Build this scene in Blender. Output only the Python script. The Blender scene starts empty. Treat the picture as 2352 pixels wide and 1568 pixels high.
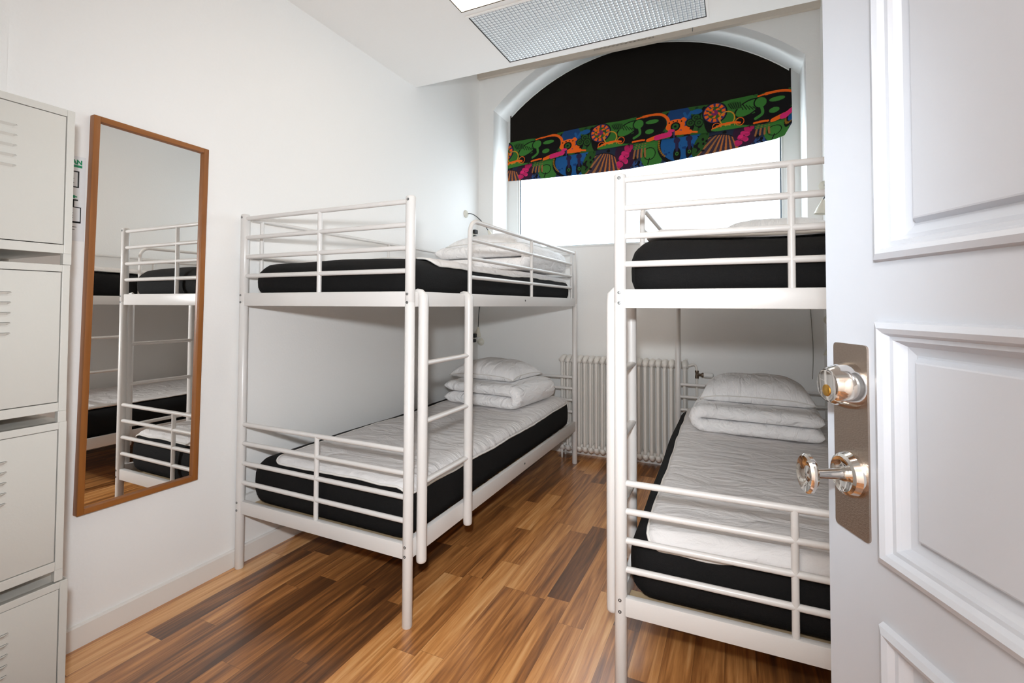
import bpy, bmesh, math, random
import numpy as np
from mathutils import Vector, Matrix, noise
random.seed(7)
S = bpy.context.scene
COL = S.collection
pi = math.pi

# ------------------------------------------------------------ camera, world, lights, exposure
YAW, PIT, ROL = .4369, .0262, .0038
CAM = Vector((2.0776, -.1957, 1.189))
fw = Vector((-math.sin(YAW)*math.cos(PIT), math.cos(YAW)*math.cos(PIT), math.sin(PIT)))
rt0 = Vector((math.cos(YAW), math.sin(YAW), 0)); up0 = rt0.cross(fw)
rt = rt0*math.cos(ROL)+up0*math.sin(ROL); up = -rt0*math.sin(ROL)+up0*math.cos(ROL)
cd = bpy.data.cameras.new('camera'); cam = bpy.data.objects.new('camera', cd); COL.objects.link(cam)
cam.matrix_world = Matrix(((rt.x, up.x, -fw.x, CAM.x), (rt.y, up.y, -fw.y, CAM.y), (rt.z, up.z, -fw.z, CAM.z), (0, 0, 0, 1)))
cd.sensor_width = 36; cd.lens = 1103.37/2352*36; cd.shift_x = 0; cd.shift_y = -113.1/2352
cd.clip_start = .02; cd.clip_end = 100
S.camera = cam

W = bpy.data.worlds.new('sky'); S.world = W; W.use_nodes = True
wb = W.node_tree.nodes['Background']; wb.inputs[0].default_value = (.86, .93, 1, 1); wb.inputs[1].default_value = 4.0

def area(name, loc, direction, sx, sy, watts, color, spread=pi):
    l = bpy.data.lights.new(name, 'AREA'); l.shape = 'RECTANGLE'; l.size = sx; l.size_y = sy
    l.energy = watts; l.color = color; l.spread = spread
    o = bpy.data.objects.new(name, l); COL.objects.link(o); o.location = loc
    o.rotation_euler = Vector(direction).to_track_quat('-Z', 'Y').to_euler()
    return o
TH = .0176; WD = 3.538
def BW(s, z, off=0.):
    """point on the window wall: s along it, off behind its face"""
    return Vector((s*math.cos(TH)-off*math.sin(TH), WD+s*math.sin(TH)+off*math.cos(TH), z))
# the photographer's flash, held just above and behind the lens
fl = bpy.data.lights.new('camera_flash', 'SPOT'); fl.energy = 106; fl.color = (.90, .955, 1.0); fl.shadow_soft_size = .035
fl.spot_size = math.radians(114); fl.spot_blend = 1.0
flo = bpy.data.objects.new('camera_flash', fl); COL.objects.link(flo); flo.location = (2.06, -.24, 1.382)
flo.rotation_euler = Vector((-.57, .82, -.12)).to_track_quat('-Z', 'Y').to_euler()
# daylight portal in the window opening
po = area('window_portal', BW(1.33, 2.1, .42), (0, -1, 0), 2.3, 1.0, 1, (1, 1, 1)); po.data.cycles.is_portal = True
# added fill light without fixture, in the unseen corridor behind the photographer
area('corridor_fill', (1.7, -1.1, 2.30), (0, .25, -1), .8, .5, 22, (1, .95, .91))

S.cycles.max_bounces = 14; S.cycles.diffuse_bounces = 10
S.view_settings.view_transform = 'Standard'; S.view_settings.look = 'None'
S.view_settings.exposure = .50; S.view_settings.gamma = 1; S.view_settings.use_curve_mapping = False

# ------------------------------------------------------------ materials
def srgb(r, g, b):
    return tuple(((c/255)/12.92 if c/255 <= .04045 else ((c/255+.055)/1.055)**2.4) for c in (r, g, b))+(1,)
def nd(t, typ, **kw):
    n = t.nodes.new(typ)
    for k, v in kw.items(): setattr(n, k, v)
    return n
def math_(t, op, a, b=None, c=None):
    n = nd(t, 'ShaderNodeMath', operation=op)
    for i, v in enumerate((a, b, c)):
        if v is None: continue
        if isinstance(v, (int, float)): n.inputs[i].default_value = v
        else: t.links.new(v, n.inputs[i])
    return n.outputs[0]
def mat(name, col, rough=.5, metal=0., bump=0., bscale=40., var=.03, spec=.5, coat=0., stretch=(1, 1, 1), sheen=0.):
    m = bpy.data.materials.new(name); m.use_nodes = True; t = m.node_tree; b = t.nodes['Principled BSDF']
    b.inputs['Roughness'].default_value = rough; b.inputs['Metallic'].default_value = metal
    b.inputs['Specular IOR Level'].default_value = spec; b.inputs['Coat Weight'].default_value = coat
    if sheen: b.inputs['Sheen Weight'].default_value = sheen
    tc = nd(t, 'ShaderNodeTexCoord'); mp = nd(t, 'ShaderNodeMapping'); mp.inputs['Scale'].default_value = stretch
    t.links.new(tc.outputs['Object'], mp.inputs[0])
    n = nd(t, 'ShaderNodeTexNoise'); n.inputs['Scale'].default_value = bscale; n.inputs['Detail'].default_value = 4
    t.links.new(mp.outputs[0], n.inputs['Vector'])
    mx = nd(t, 'ShaderNodeMix', data_type='RGBA')
    mx.inputs[6].default_value = tuple(c*(1-var) for c in col[:3])+(1,); mx.inputs[7].default_value = tuple(min(1, c*(1+var)) for c in col[:3])+(1,)
    t.links.new(n.outputs['Fac'], mx.inputs[0]); t.links.new(mx.outputs[2], b.inputs['Base Color'])
    if bump:
        bp = nd(t, 'ShaderNodeBump'); bp.inputs['Strength'].default_value = bump; bp.inputs['Distance'].default_value = .01
        t.links.new(n.outputs['Fac'], bp.inputs['Height']); t.links.new(bp.outputs[0], b.inputs['Normal'])
    return m
M = {}
M['wall'] = mat('wall_paint', srgb(241, 240, 238), .6, bump=.06, bscale=90, var=.008, spec=.3)
M['ceil'] = mat('ceiling_paint', srgb(241, 238, 235), .7, bump=.04, bscale=60, var=.008, spec=.2)
M['beam'] = mat('beam_paint', srgb(214, 203, 190), .6, var=.02, spec=.2)
M['trim'] = mat('baseboard_paint', srgb(230, 226, 221), .4, bump=.04, bscale=25, var=.015)
M['bed'] = mat('powder_coated_white_steel', srgb(219, 216, 213), .32, bump=.03, bscale=220, var=.01)
M['bolt'] = mat('zinc_bolt', srgb(120, 122, 122), .35, .9)
M['boltdark'] = mat('bolt_socket', srgb(40, 42, 42), .5, .3)
M['black'] = mat('black_mattress_cover', srgb(15, 14, 14), .85, bump=.25, bscale=300, var=.12, spec=.25)
M['slat'] = mat('bed_slat_wood', srgb(190, 165, 130), .6, bump=.1, stretch=(1, 14, 1), var=.1)
M['locker'] = mat('cream_locker_steel', srgb(198, 195, 188), .38, bump=.03, bscale=200, var=.012)
M['gap'] = mat('dark_gap', srgb(60, 55, 48), .8)
M['rad'] = mat('radiator_enamel', srgb(232, 228, 222), .35, var=.015, bscale=30)
M['chrome'] = mat('chrome', srgb(225, 222, 218), .08, 1., var=.01)
M['steel'] = mat('brushed_steel', srgb(172, 158, 146), .34, 1., bump=.15, bscale=60, stretch=(12, 1, 12), var=.06)
M['brass'] = mat('brass_keyway', srgb(214, 165, 80), .25, 1.)
M['frame'] = mat('window_frame_paint', srgb(226, 226, 224), .4, var=.01)
M['door'] = mat('door_gloss_paint', srgb(182, 187, 195), .3, bump=.03, bscale=30, var=.008)
M['cable'] = mat('black_cable', srgb(62, 66, 66), .5)
M['plug'] = mat('black_plastic', srgb(18, 18, 18), .45)
M['plastic'] = mat('cream_plastic', srgb(222, 218, 205), .4)
M['shade'] = mat('cream_lamp_shade', srgb(226, 220, 205), .35)
M['paper'] = mat('sign_paper', srgb(228, 229, 231), .4)
M['green'] = mat('sign_green', srgb(25, 140, 95), .5)
M['ink'] = mat('sign_black', srgb(30, 32, 36), .5)
M['gasket'] = mat('blue_grey_gasket', srgb(70, 88, 104), .5)
M['valve'] = mat('valve_brass_nickel', srgb(125, 112, 100), .3, .9)
M['greycord'] = mat('grey_cord', srgb(140, 135, 125), .6)
M['blindblack'] = mat('black_blind_cloth', srgb(24, 20, 16), .9, bump=.1, bscale=400, var=.08, spec=.15)

def wood(name, c1, c2, st=(30, 30, 2.2), rough=.42):
    m = mat(name, c1, rough, bump=.08, bscale=1.6, stretch=st)
    t = m.node_tree; mx = [n for n in t.nodes if n.type == 'MIX'][0]
    mx.inputs[6].default_value = c1; mx.inputs[7].default_value = c2
    return m
M['oak'] = wood('mirror_frame_wood', srgb(118, 68, 26), srgb(166, 104, 46))
M['oakh'] = wood('mirror_frame_wood_cross', srgb(118, 68, 26), srgb(166, 104, 46), (30, 2.2, 30))

def mirror_mat():
    m = bpy.data.materials.new('mirror_silver'); m.use_nodes = True; b = m.node_tree.nodes['Principled BSDF']
    b.inputs['Metallic'].default_value = 1; b.inputs['Roughness'].default_value = 0
    b.inputs['Base Color'].default_value = (.89, .875, .85, 1)
    return m
M['mirror'] = mirror_mat()

def fabric_white(name, col, wr=.5, sc=9., st=(1, 1, 1), fine=.25):
    m = bpy.data.materials.new(name); m.use_nodes = True; t = m.node_tree; b = t.nodes['Principled BSDF']
    b.inputs['Base Color'].default_value = col; b.inputs['Roughness'].default_value = .9; b.inputs['Specular IOR Level'].default_value = .15
    tc = nd(t, 'ShaderNodeTexCoord'); mp = nd(t, 'ShaderNodeMapping'); mp.inputs['Scale'].default_value = st
    t.links.new(tc.outputs['Object'], mp.inputs[0])
    n = nd(t, 'ShaderNodeTexNoise'); n.inputs['Scale'].default_value = sc; n.inputs['Detail'].default_value = 5; n.inputs['Distortion'].default_value = 1.2
    t.links.new(mp.outputs[0], n.inputs['Vector'])
    bp = nd(t, 'ShaderNodeBump'); bp.inputs['Strength'].default_value = wr; bp.inputs['Distance'].default_value = .03
    t.links.new(n.outputs['Fac'], bp.inputs['Height'])
    n2 = nd(t, 'ShaderNodeTexNoise'); n2.inputs['Scale'].default_value = 260; t.links.new(tc.outputs['Object'], n2.inputs['Vector'])
    b2 = nd(t, 'ShaderNodeBump'); b2.inputs['Strength'].default_value = fine; b2.inputs['Distance'].default_value = .002
    t.links.new(n2.outputs['Fac'], b2.inputs['Height']); t.links.new(bp.outputs[0], b2.inputs['Normal']); t.links.new(b2.outputs[0], b.inputs['Normal'])
    return m
M['duvet'] = fabric_white('white_duvet_cotton', srgb(247, 246, 246), .75, 11, (1.6, .7, 1.6))
M['pillow'] = fabric_white('white_pillow_cotton', srgb(247, 246, 246), .7, 9, (2.2, .8, 1))
M['pad'] = fabric_white('grey_quilted_pad_cotton', srgb(224, 221, 220), .60, 6, (1.0, 2.2, 1.0))
M['piping'] = fabric_white('white_pad_piping', srgb(226, 223, 218), .1)

def floor_mat():
    m = bpy.data.materials.new('laminate_floor'); m.use_nodes = True; t = m.node_tree; b = t.nodes['Principled BSDF']; L = t.links
    g = nd(t, 'ShaderNodeNewGeometry'); sp = nd(t, 'ShaderNodeSeparateXYZ'); L.new(g.outputs['Position'], sp.inputs[0])
    x, y = sp.outputs[0], sp.outputs[1]
    row = math_(t, 'FLOOR', math_(t, 'DIVIDE', math_(t, 'SUBTRACT', x, .038-.95), .095))
    wn = nd(t, 'ShaderNodeTexWhiteNoise', noise_dimensions='1D'); L.new(row, wn.inputs['W'])
    ln = math_(t, 'MULTIPLY_ADD', wn.outputs['Value'], .45, .50)
    wn2 = nd(t, 'ShaderNodeTexWhiteNoise', noise_dimensions='1D'); L.new(math_(t, 'ADD', row, 37.3), wn2.inputs['W'])
    yy = math_(t, 'DIVIDE', math_(t, 'ADD', y, math_(t, 'MULTIPLY_ADD', wn2.outputs['Value'], .9, 5.)), ln)
    idx = math_(t, 'FLOOR', yy)
    cb = nd(t, 'ShaderNodeCombineXYZ'); L.new(row, cb.inputs[0]); L.new(idx, cb.inputs[1])
    wn3 = nd(t, 'ShaderNodeTexWhiteNoise', noise_dimensions='3D'); L.new(cb.outputs[0], wn3.inputs['Vector'])
    pv = wn3.outputs['Value']
    # grain
    off = nd(t, 'ShaderNodeVectorMath', operation='SCALE'); L.new(wn3.outputs['Color'], off.inputs[0]); off.inputs['Scale'].default_value = 40
    va = nd(t, 'ShaderNodeVectorMath', operation='ADD'); L.new(g.outputs['Position'], va.inputs[0]); L.new(off.outputs[0], va.inputs[1])
    mp = nd(t, 'ShaderNodeMapping'); mp.inputs['Scale'].default_value = (17, 1.1, 1); L.new(va.outputs[0], mp.inputs[0])
    n = nd(t, 'ShaderNodeTexNoise'); n.inputs['Scale'].default_value = 1; n.inputs['Detail'].default_value = 5; n.inputs['Distortion'].default_value = .9; L.new(mp.outputs[0], n.inputs['Vector'])
    mp2 = nd(t, 'ShaderNodeMapping'); mp2.inputs['Scale'].default_value = (150, 9, 1); L.new(va.outputs[0], mp2.inputs[0])
    n2 = nd(t, 'ShaderNodeTexNoise'); n2.inputs['Scale'].default_value = 1; n2.inputs['Detail'].default_value = 3; L.new(mp2.outputs[0], n2.inputs['Vector'])
    f = math_(t, 'ADD', math_(t, 'MULTIPLY', pv, .52), math_(t, 'MULTIPLY', n.outputs['Fac'], .75))
    f = math_(t, 'ADD', f, math_(t, 'MULTIPLY_ADD', n2.outputs['Fac'], .24, -.27))
    mp3 = nd(t, 'ShaderNodeMapping'); mp3.inputs['Scale'].default_value = (30, 1.5, 1); L.new(va.outputs[0], mp3.inputs[0])
    n3 = nd(t, 'ShaderNodeTexNoise'); n3.inputs['Scale'].default_value = 1; n3.inputs['Detail'].default_value = 6; n3.inputs['Distortion'].default_value = 1.6; L.new(mp3.outputs[0], n3.inputs['Vector'])
    f = math_(t, 'ADD', f, math_(t, 'MULTIPLY_ADD', n3.outputs['Fac'], .8, -.37))
    cr = nd(t, 'ShaderNodeValToRGB'); e = cr.color_ramp.elements
    e[0].position = .10; e[0].color = srgb(84, 54, 34)
    e[1].position = .95; e[1].color = srgb(240, 188, 128)
    for p, c in ((.32, (122, 78, 44)), (.50, (168, 110, 60)), (.70, (212, 148, 86))):
        q = e.new(p); q.color = srgb(*c)
    L.new(f, cr.inputs[0])
    # seams
    fx = math_(t, 'FRACT', math_(t, 'DIVIDE', math_(t, 'SUBTRACT', x, .038-.95), .095))
    ex = math_(t, 'MULTIPLY', math_(t, 'MINIMUM', fx, math_(t, 'SUBTRACT', 1, fx)), .095)
    fy = math_(t, 'FRACT', yy); ey = math_(t, 'MULTIPLY', math_(t, 'MULTIPLY', math_(t, 'MINIMUM', fy, math_(t, 'SUBTRACT', 1, fy)), ln), 1.)
    ed = math_(t, 'MINIMUM', ex, ey)
    seam = math_(t, 'LESS_THAN', ed, .0007)
    mx = nd(t, 'ShaderNodeMix', data_type='RGBA'); L.new(math_(t, 'MULTIPLY', seam, .45), mx.inputs[0]); L.new(cr.outputs[0], mx.inputs[6]); mx.inputs[7].default_value = srgb(50, 30, 18)
    L.new(mx.outputs[2], b.inputs['Base Color'])
    b.inputs['Roughness'].default_value = .30; b.inputs['Specular IOR Level'].default_value = .6; b.inputs['Coat Weight'].default_value = .5; b.inputs['Coat Roughness'].default_value = .22
    bp = nd(t, 'ShaderNodeBump'); bp.inputs['Strength'].default_value = .12; bp.inputs['Distance'].default_value = .002
    L.new(n2.outputs['Fac'], bp.inputs['Height']); L.new(bp.outputs[0], b.inputs['Normal'])
    return m
M['floor'] = floor_mat()

def emit(name, col, st):
    m = bpy.data.materials.new(name); m.use_nodes = True; t = m.node_tree; b = t.nodes['Principled BSDF']
    b.inputs['Base Color'].default_value = col; b.inputs['Emission Color'].default_value = col; b.inputs['Emission Strength'].default_value = st
    return m
M['tube'] = emit('lit_lamp_diffuser', (1, .84, .66, 1), 9.0)
def prism_mat(name, col, em=0.):
    m = bpy.data.materials.new(name); m.use_nodes = True; t = m.node_tree; b = t.nodes['Principled BSDF']
    b.inputs['Base Color'].default_value = col; b.inputs['Roughness'].default_value = .12; b.inputs['Specular IOR Level'].default_value = .9
    if em: b.inputs['Emission Color'].default_value = (1, .86, .70, 1); b.inputs['Emission Strength'].default_value = em
    return m
M['prism'] = prism_mat('prismatic_diffuser', srgb(238, 243, 246)); M['prismback'] = mat('diffuser_backing', srgb(120, 130, 138), .5)
M['prismlit'] = prism_mat('prismatic_diffuser_lit', srgb(240, 235, 225), 1.7)

def glass_mat():
    m = bpy.data.materials.new('frosted_window_glass'); m.use_nodes = True; t = m.node_tree; t.nodes.clear()
    o = nd(t, 'ShaderNodeOutputMaterial'); a = nd(t, 'ShaderNodeBsdfTransparent'); a.inputs[0].default_value = (.93, .96, .97, 1)
    g = nd(t, 'ShaderNodeBsdfGlossy'); g.inputs['Roughness'].default_value = .15; mx = nd(t, 'ShaderNodeMixShader'); mx.inputs[0].default_value = .05
    t.links.new(a.outputs[0], mx.inputs[1]); t.links.new(g.outputs[0], mx.inputs[2]); t.links.new(mx.outputs[0], o.inputs[0])
    return m
M['glass'] = glass_mat()

# ------------------------------------------------------------ mesh helpers
def link(name, bm, m, parent=None, smooth=False, world=False, auto=None):
    bmesh.ops.recalc_face_normals(bm, faces=bm.faces)
    me = bpy.data.meshes.new(name)
    if world and parent is not None:
        inv = parent.matrix_basis.inverted(); bm.transform(inv)
    bm.to_mesh(me); bm.free()
    for p in me.polygons: p.use_smooth = smooth or auto is not None
    if auto is not None:
        me.set_sharp_from_angle(angle=auto)
    ms = m if isinstance(m, (list, tuple)) else [m]
    for k in ms: me.materials.append(M[k] if isinstance(k, str) else k)
    o = bpy.data.objects.new(name, me); COL.objects.link(o)
    if parent is not None: o.parent = parent
    return o
A40 = math.radians(40)
def thing(name, label, cat, loc=(0, 0, 0), rz=0., group=None):
    o = bpy.data.objects.new(name, None); o.empty_display_size = .05; COL.objects.link(o)
    o.location = loc; o.rotation_euler = (0, 0, rz); o.matrix_basis = Matrix.Translation(loc) @ Matrix.Rotation(rz, 4, 'Z')
    return tag(o, label, cat, group)
def tag(o, label, cat, group=None, kind=None):
    o['label'] = label; o['category'] = cat
    if group: o['group'] = group
    if kind: o['kind'] = kind
    return o
def struct(name, bm, m, parent=None, **k):
    o = link(name, bm, m, parent, **k)
    if parent is None: o['kind'] = 'structure'
    return o
def box(bm, x0, x1, y0, y1, z0, z1, bev=0., mi=0, seg=2):
    vs = [bm.verts.new((x, y, z)) for x in (x0, x1) for y in (y0, y1) for z in (z0, z1)]
    fs = [bm.faces.new([vs[i] for i in q]) for q in ((0, 1, 3, 2), (4, 6, 7, 5), (0, 4, 5, 1), (2, 3, 7, 6), (0, 2, 6, 4), (1, 5, 7, 3))]
    for f in fs: f.material_index = mi
    if bev:
        es = list({e for f in fs for e in f.edges})
        bmesh.ops.bevel(bm, geom=es, offset=bev, segments=seg, affect='EDGES', profile=.6)
    return vs
def frame_of(d):
    d = d.normalized(); a = Vector((0, 0, 1)) if abs(d.z) < .9 else Vector((1, 0, 0))
    u = d.cross(a).normalized(); return u, d.cross(u).normalized()
def tube(bm, pts, r, seg=14, cap=True, mi=0, ry=None, closed=False):
    pts = [Vector(p) for p in pts]; n = len(pts); rings = []; u = None
    for i, p in enumerate(pts):
        if closed: d = pts[(i+1) % n]-pts[i-1]
        else: d = pts[min(i+1, n-1)]-pts[max(i-1, 0)]
        d.normalize()
        if u is None: u, v = frame_of(d)
        else:
            u = (u-d*u.dot(d)).normalized(); v = d.cross(u).normalized()
        rr = r[i] if isinstance(r, (list, tuple)) else r
        r2 = ry if ry else rr
        rings.append([bm.verts.new(p+u*math.cos(2*pi*k/seg)*rr+v*math.sin(2*pi*k/seg)*r2) for k in range(seg)])
    R = range(n if closed else n-1)
    for i in R:
        a, b = rings[i], rings[(i+1) % n]
        for k in range(seg):
            f = bm.faces.new((a[k], a[(k+1) % seg], b[(k+1) % seg], b[k])); f.material_index = mi
    if cap and not closed:
        for q in (rings[0], rings[-1]):
            f = bm.faces.new(q); f.material_index = mi
def lathe(bm, c, axis, prof, seg=32, mi=0):
    """prof: (distance along axis, radius)"""
    c = Vector(c); axis = Vector(axis).normalized(); u, v = frame_of(axis); rings = []
    for d, r in prof:
        rings.append([bm.verts.new(c+axis*d+(u*math.cos(2*pi*k/seg)+v*math.sin(2*pi*k/seg))*max(r, 1e-5)) for k in range(seg)])
    for i in range(len(rings)-1):
        for k in range(seg):
            f = bm.faces.new((rings[i][k], rings[i][(k+1) % seg], rings[i+1][(k+1) % seg], rings[i+1][k])); f.material_index = mi
    for q in (rings[0], rings[-1]):
        f = bm.faces.new(q); f.material_index = mi
def quad(bm, *ps, mi=0):
    f = bm.faces.new([bm.verts.new(Vector(p)) for p in ps]); f.material_index = mi; return f
def bez(p0, p1, p2, p3, n=14):
    p0, p1, p2, p3 = map(Vector, (p0, p1, p2, p3))
    return [p0*(1-t)**3+p1*3*t*(1-t)**2+p2*3*t*t*(1-t)+p3*t**3 for t in [i/n for i in range(n+1)]]
NB = bmesh.new

# ------------------------------------------------------------ room shell
RX = 2.715; FY = -.30; CZ = 2.748; TZ = 3.55
bm = NB(); box(bm, -.1, RX+.1, -1.7, 3.9, -.08, 0); struct('floor', bm, 'floor')
bm = NB(); box(bm, -.12, 0, -.45, 3.9, 0, TZ); struct('wall_left', bm, 'wall')
bm = NB(); box(bm, RX, RX+.12, -.45, 3.9, 0, TZ); struct('wall_right', bm, 'wall')
# wall behind the photographer, with the doorway
bm = NB()
box(bm, 0, 1.62, FY-.15, FY, 0, CZ+.1); box(bm, 2.56, RX, FY-.15, FY, 0, CZ+.1); box(bm, 1.62, 2.56, FY-.15, FY, 2.07, CZ+.1)
struct('wall_front', bm, 'wall')
bm = NB()
box(bm, .9, 1.0, -1.7, FY-.15, 0, 2.5); box(bm, RX, RX+.1, -1.7, FY-.15, 0, 2.5); box(bm, .9, RX+.1, -1.8, -1.7, 0, 2.5)
struct('wall_corridor', bm, 'wall')
bm = NB(); box(bm, .9, RX+.1, -1.8, FY-.15, 2.5, 2.56); struct('ceiling_corridor', bm, 'ceil')

# arches
def arch(half, sh, peak, c=1.333, n=28):
    rise = peak-sh; R = (half*half+rise*rise)/(2*rise); a0 = math.asin(half/R)
    return [(c+R*math.sin(a), peak-R+R*math.cos(a)) for a in [-a0+2*a0*i/n for i in range(n+1)]]
SILL = 1.67; S0, S1 = .146, 2.52; SH = 2.905
AO = arch((S1-S0)/2, SH, 3.385)
DEP = .31
bm = NB()
quad(bm, BW(-.02, 0), BW(S0, 0), BW(S0, TZ), BW(-.02, TZ)); quad(bm, BW(S1, 0), BW(RX+.03, 0), BW(RX+.03, TZ), BW(S1, TZ))
quad(bm, BW(S0, 0), BW(S1, 0), BW(S1, SILL), BW(S0, SILL))
for a, b in zip(AO[:-1], AO[1:]):
    quad(bm, BW(a[0], a[1]), BW(b[0], b[1]), BW(b[0], TZ), BW(a[0], TZ))
outl = [(S0, SILL)]+AO+[(S1, SILL)]
for a, b in zip(outl, outl[1:]+outl[:1]):
    quad(bm, BW(*a), BW(*b), BW(*b, DEP+.1), BW(*a, DEP+.1))
# outer masonry face so that the wall is solid
quad(bm, BW(-.02, 0, DEP+.1), BW(S0, 0, DEP+.1), BW(S0, TZ, DEP+.1), BW(-.02, TZ, DEP+.1)); quad(bm, BW(S1, 0, DEP+.1), BW(RX+.03, 0, DEP+.1), BW(RX+.03, TZ, DEP+.1), BW(S1, TZ, DEP+.1))
quad(bm, BW(S0, 0, DEP+.1), BW(S1, 0, DEP+.1), BW(S1, SILL, DEP+.1), BW(S0, SILL, DEP+.1))
for a, b in zip(AO[:-1], AO[1:]):
    quad(bm, BW(a[0], a[1], DEP+.1), BW(b[0], b[1], DEP+.1), BW(b[0], TZ, DEP+.1), BW(a[0], TZ, DEP+.1))
o = struct('wall_back', bm, 'wall')
bm = NB(); box(bm, -.1, RX+.12, 2.5, 4.1, TZ, TZ+.08); struct('ceiling', bm, 'ceil')
# suspended lower ceiling over the room, stopping short of the window wall
bm = NB()
e0, e1 = 2.604, 2.604+RX*math.sin(TH)
LP = [(.76, 1.98, .88, 1.975), (.77, 1.945, 2.03, 2.557)]   # lamp openings x0,x1,y0,y1 (only recessed 10 mm)
vs = [bm.verts.new(p) for p in ((0, FY-.1, CZ), (RX, FY-.1, CZ), (RX, e1, CZ), (0, e0, CZ), (0, FY-.1, CZ+.1), (RX, FY-.1, CZ+.1), (RX, e1, CZ+.1), (0, e0, CZ+.1))]
for q in ((0, 1, 2, 3), (7, 6, 5, 4), (0, 4, 5, 1), (1, 5, 6, 2), (2, 6, 7, 3), (3, 7, 4, 0)): bm.faces.new([vs[i] for i in q])
struct('ceiling_lowered', bm, 'ceil')
bm = NB(); box(bm, 0, RX, 2.52, 2.60, CZ+.1, TZ); struct('wall_bulkhead', bm, 'ceil')
# boxed beam along the top of the window wall
def bwbox(bm, s0, s1, o0, o1, z0, z1, bev=0, mi=0):
    vs = box(bm, s0, s1, o0, o1, z0, z1, 0, mi)
    for v in vs: v.co = BW(v.co.x, v.co.z, v.co.y)
    if bev:
        es = list({e for v in vs for e in v.link_edges}); bmesh.ops.bevel(bm, geom=es, offset=bev, segments=2, affect='EDGES')
    return vs
bm = NB(); bwbox(bm, .0, RX, -.035, .0, 3.2, TZ); struct('trim_1', bm, 'beam')
# boxed-in pipe in the right back corner
bm = NB(); bwbox(bm, 2.605, RX, -.10, 0, 0, TZ); struct('trim_2', bm, 'wall')
bm = NB(); box(bm, 0, .02, FY, .478, 0, CZ); struct('trim_3', bm, 'wall')
# baseboards
def board(name, p0, p1, n, h=.078, t=.013):
    bm = NB(); p0, p1, n = Vector(p0), Vector(p1), Vector(n)
    prof = [(0, 0), (t, 0), (t, h-.006), (t-.004, h-.001), (0, h)]
    a = [bm.verts.new(p0+n*d+Vector((0, 0, z))) for d, z in prof]; b = [bm.verts.new(p1+n*d+Vector((0, 0, z))) for d, z in prof]
    for i in range(5): bm.faces.new((a[i], a[(i+1) % 5], b[(i+1) % 5], b[i]))
    bm.faces.new(a); bm.faces.new(b[::-1])
    return struct(name, bm, 'trim')
board('baseboard_left', (0, FY, 0), (0, WD, 0), (1, 0, 0))
board('baseboard_back', BW(0, 0), BW(2.6, 0), (math.sin(TH), -math.cos(TH), 0), .075)
board('baseboard_right', (RX, .6, 0), (RX, 3.5, 0), (-1, 0, 0))

# ------------------------------------------------------------ window
bm = NB()
FO = DEP; FT = .05
GX0, GX1, GZ0, GZ1 = .245, 2.414, SILL+.035, 2.66
# arched frame board with a rectangular light below
def grect(d=0.): return [(GX0+d, GZ0+d*.6), (GX0+d, GZ1-d), (GX1-d, GZ1-d), (GX1-d, GZ0+d*.6)]
for f_ in (FO, FO+FT):
    quad(bm, BW(S0, SILL, f_), BW(GX0, SILL, f_), BW(GX0, GZ1, f_), BW(S0, GZ1, f_)); quad(bm, BW(GX1, SILL, f_), BW(S1, SILL, f_), BW(S1, GZ1, f_), BW(GX1, GZ1, f_))
    quad(bm, BW(GX0, SILL, f_), BW(GX1, SILL, f_), BW(GX1, GZ0, f_), BW(GX0, GZ0, f_))
    quad(bm, BW(S0, GZ1, f_), BW(S1, GZ1, f_), BW(S1, SH, f_), BW(S0, SH, f_))
    for a, b in zip(AO[:-1], AO[1:]): quad(bm, BW(a[0], SH-.001, f_), BW(b[0], SH-.001, f_), BW(*b, f_), BW(*a, f_))
g_ = grect()
for i in range(4): quad(bm, BW(*g_[i], FO), BW(*g_[(i+1) % 4], FO), BW(*g_[(i+1) % 4], FO+FT), BW(*g_[i], FO+FT))
win = struct('window_1', bm, 'frame')
def ringsteps(bm, ins, offs, mi=0):
    loops = [[BW(x, z, of) for x, z in grect(d)] for d, of in zip(ins, offs)]
    for l0, l1 in zip(loops[:-1], loops[1:]):
        for i in range(4):
            j = (i+1) % 4; quad(bm, l0[i], l0[j], l1[j], l1[i], mi=mi)
bm = NB(); ringsteps(bm, (0, .016, .016), (FO+.012, FO+.012, FO+.03)); link('glazing_bead', bm, 'frame', win)
bm = NB(); ringsteps(bm, (.016, .025), (FO+.029, FO+.029)); link('glazing_gasket', bm, 'gasket', win)
bm = NB(); bwbox(bm, GX0, GX1, FO+.032, FO+.038, GZ0, GZ1); link('window_pane', bm, 'glass', win)
bm = NB(); bwbox(bm, S0, S1, -.004, .012, SILL-.012, SILL+.001); link('window_sill', bm, 'frame', win)

# ------------------------------------------------------------ roman blind with printed fabric
def lerp(x, xs, ys): return float(np.interp(x, xs, ys))
ZT = ([.24, .763, 1.317, 1.687, 2.118, 2.441], [2.642, 2.672, 2.702, 2.711, 2.728, 2.745])
ZF = ([.238, .763, 1.139, 1.555, 1.967, 2.289, 2.41, 2.445], [2.40, 2.450, 2.466, 2.482, 2.487, 2.499, 2.52, 2.55])
ZB = ([.23, .565, .955, 1.316, 1.554, 1.812, 2.115, 2.344, 2.40, 2.445], [2.292, 2.281, 2.278, 2.282, 2.297, 2.320, 2.352, 2.380, 2.40, 2.48])
BOFF = .13; BS0, BS1 = .25, 2.446
blind = thing('roman_blind', 'arched black roman blind gathered at the bottom in colourful printed folds, over the window', 'blind', BW(1.33, 2.3, BOFF))
ab = arch((BS1-BS0)/2-.012, 2.872, 3.282, (BS0+BS1)/2)
bm = NB(); n = len(ab)
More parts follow.
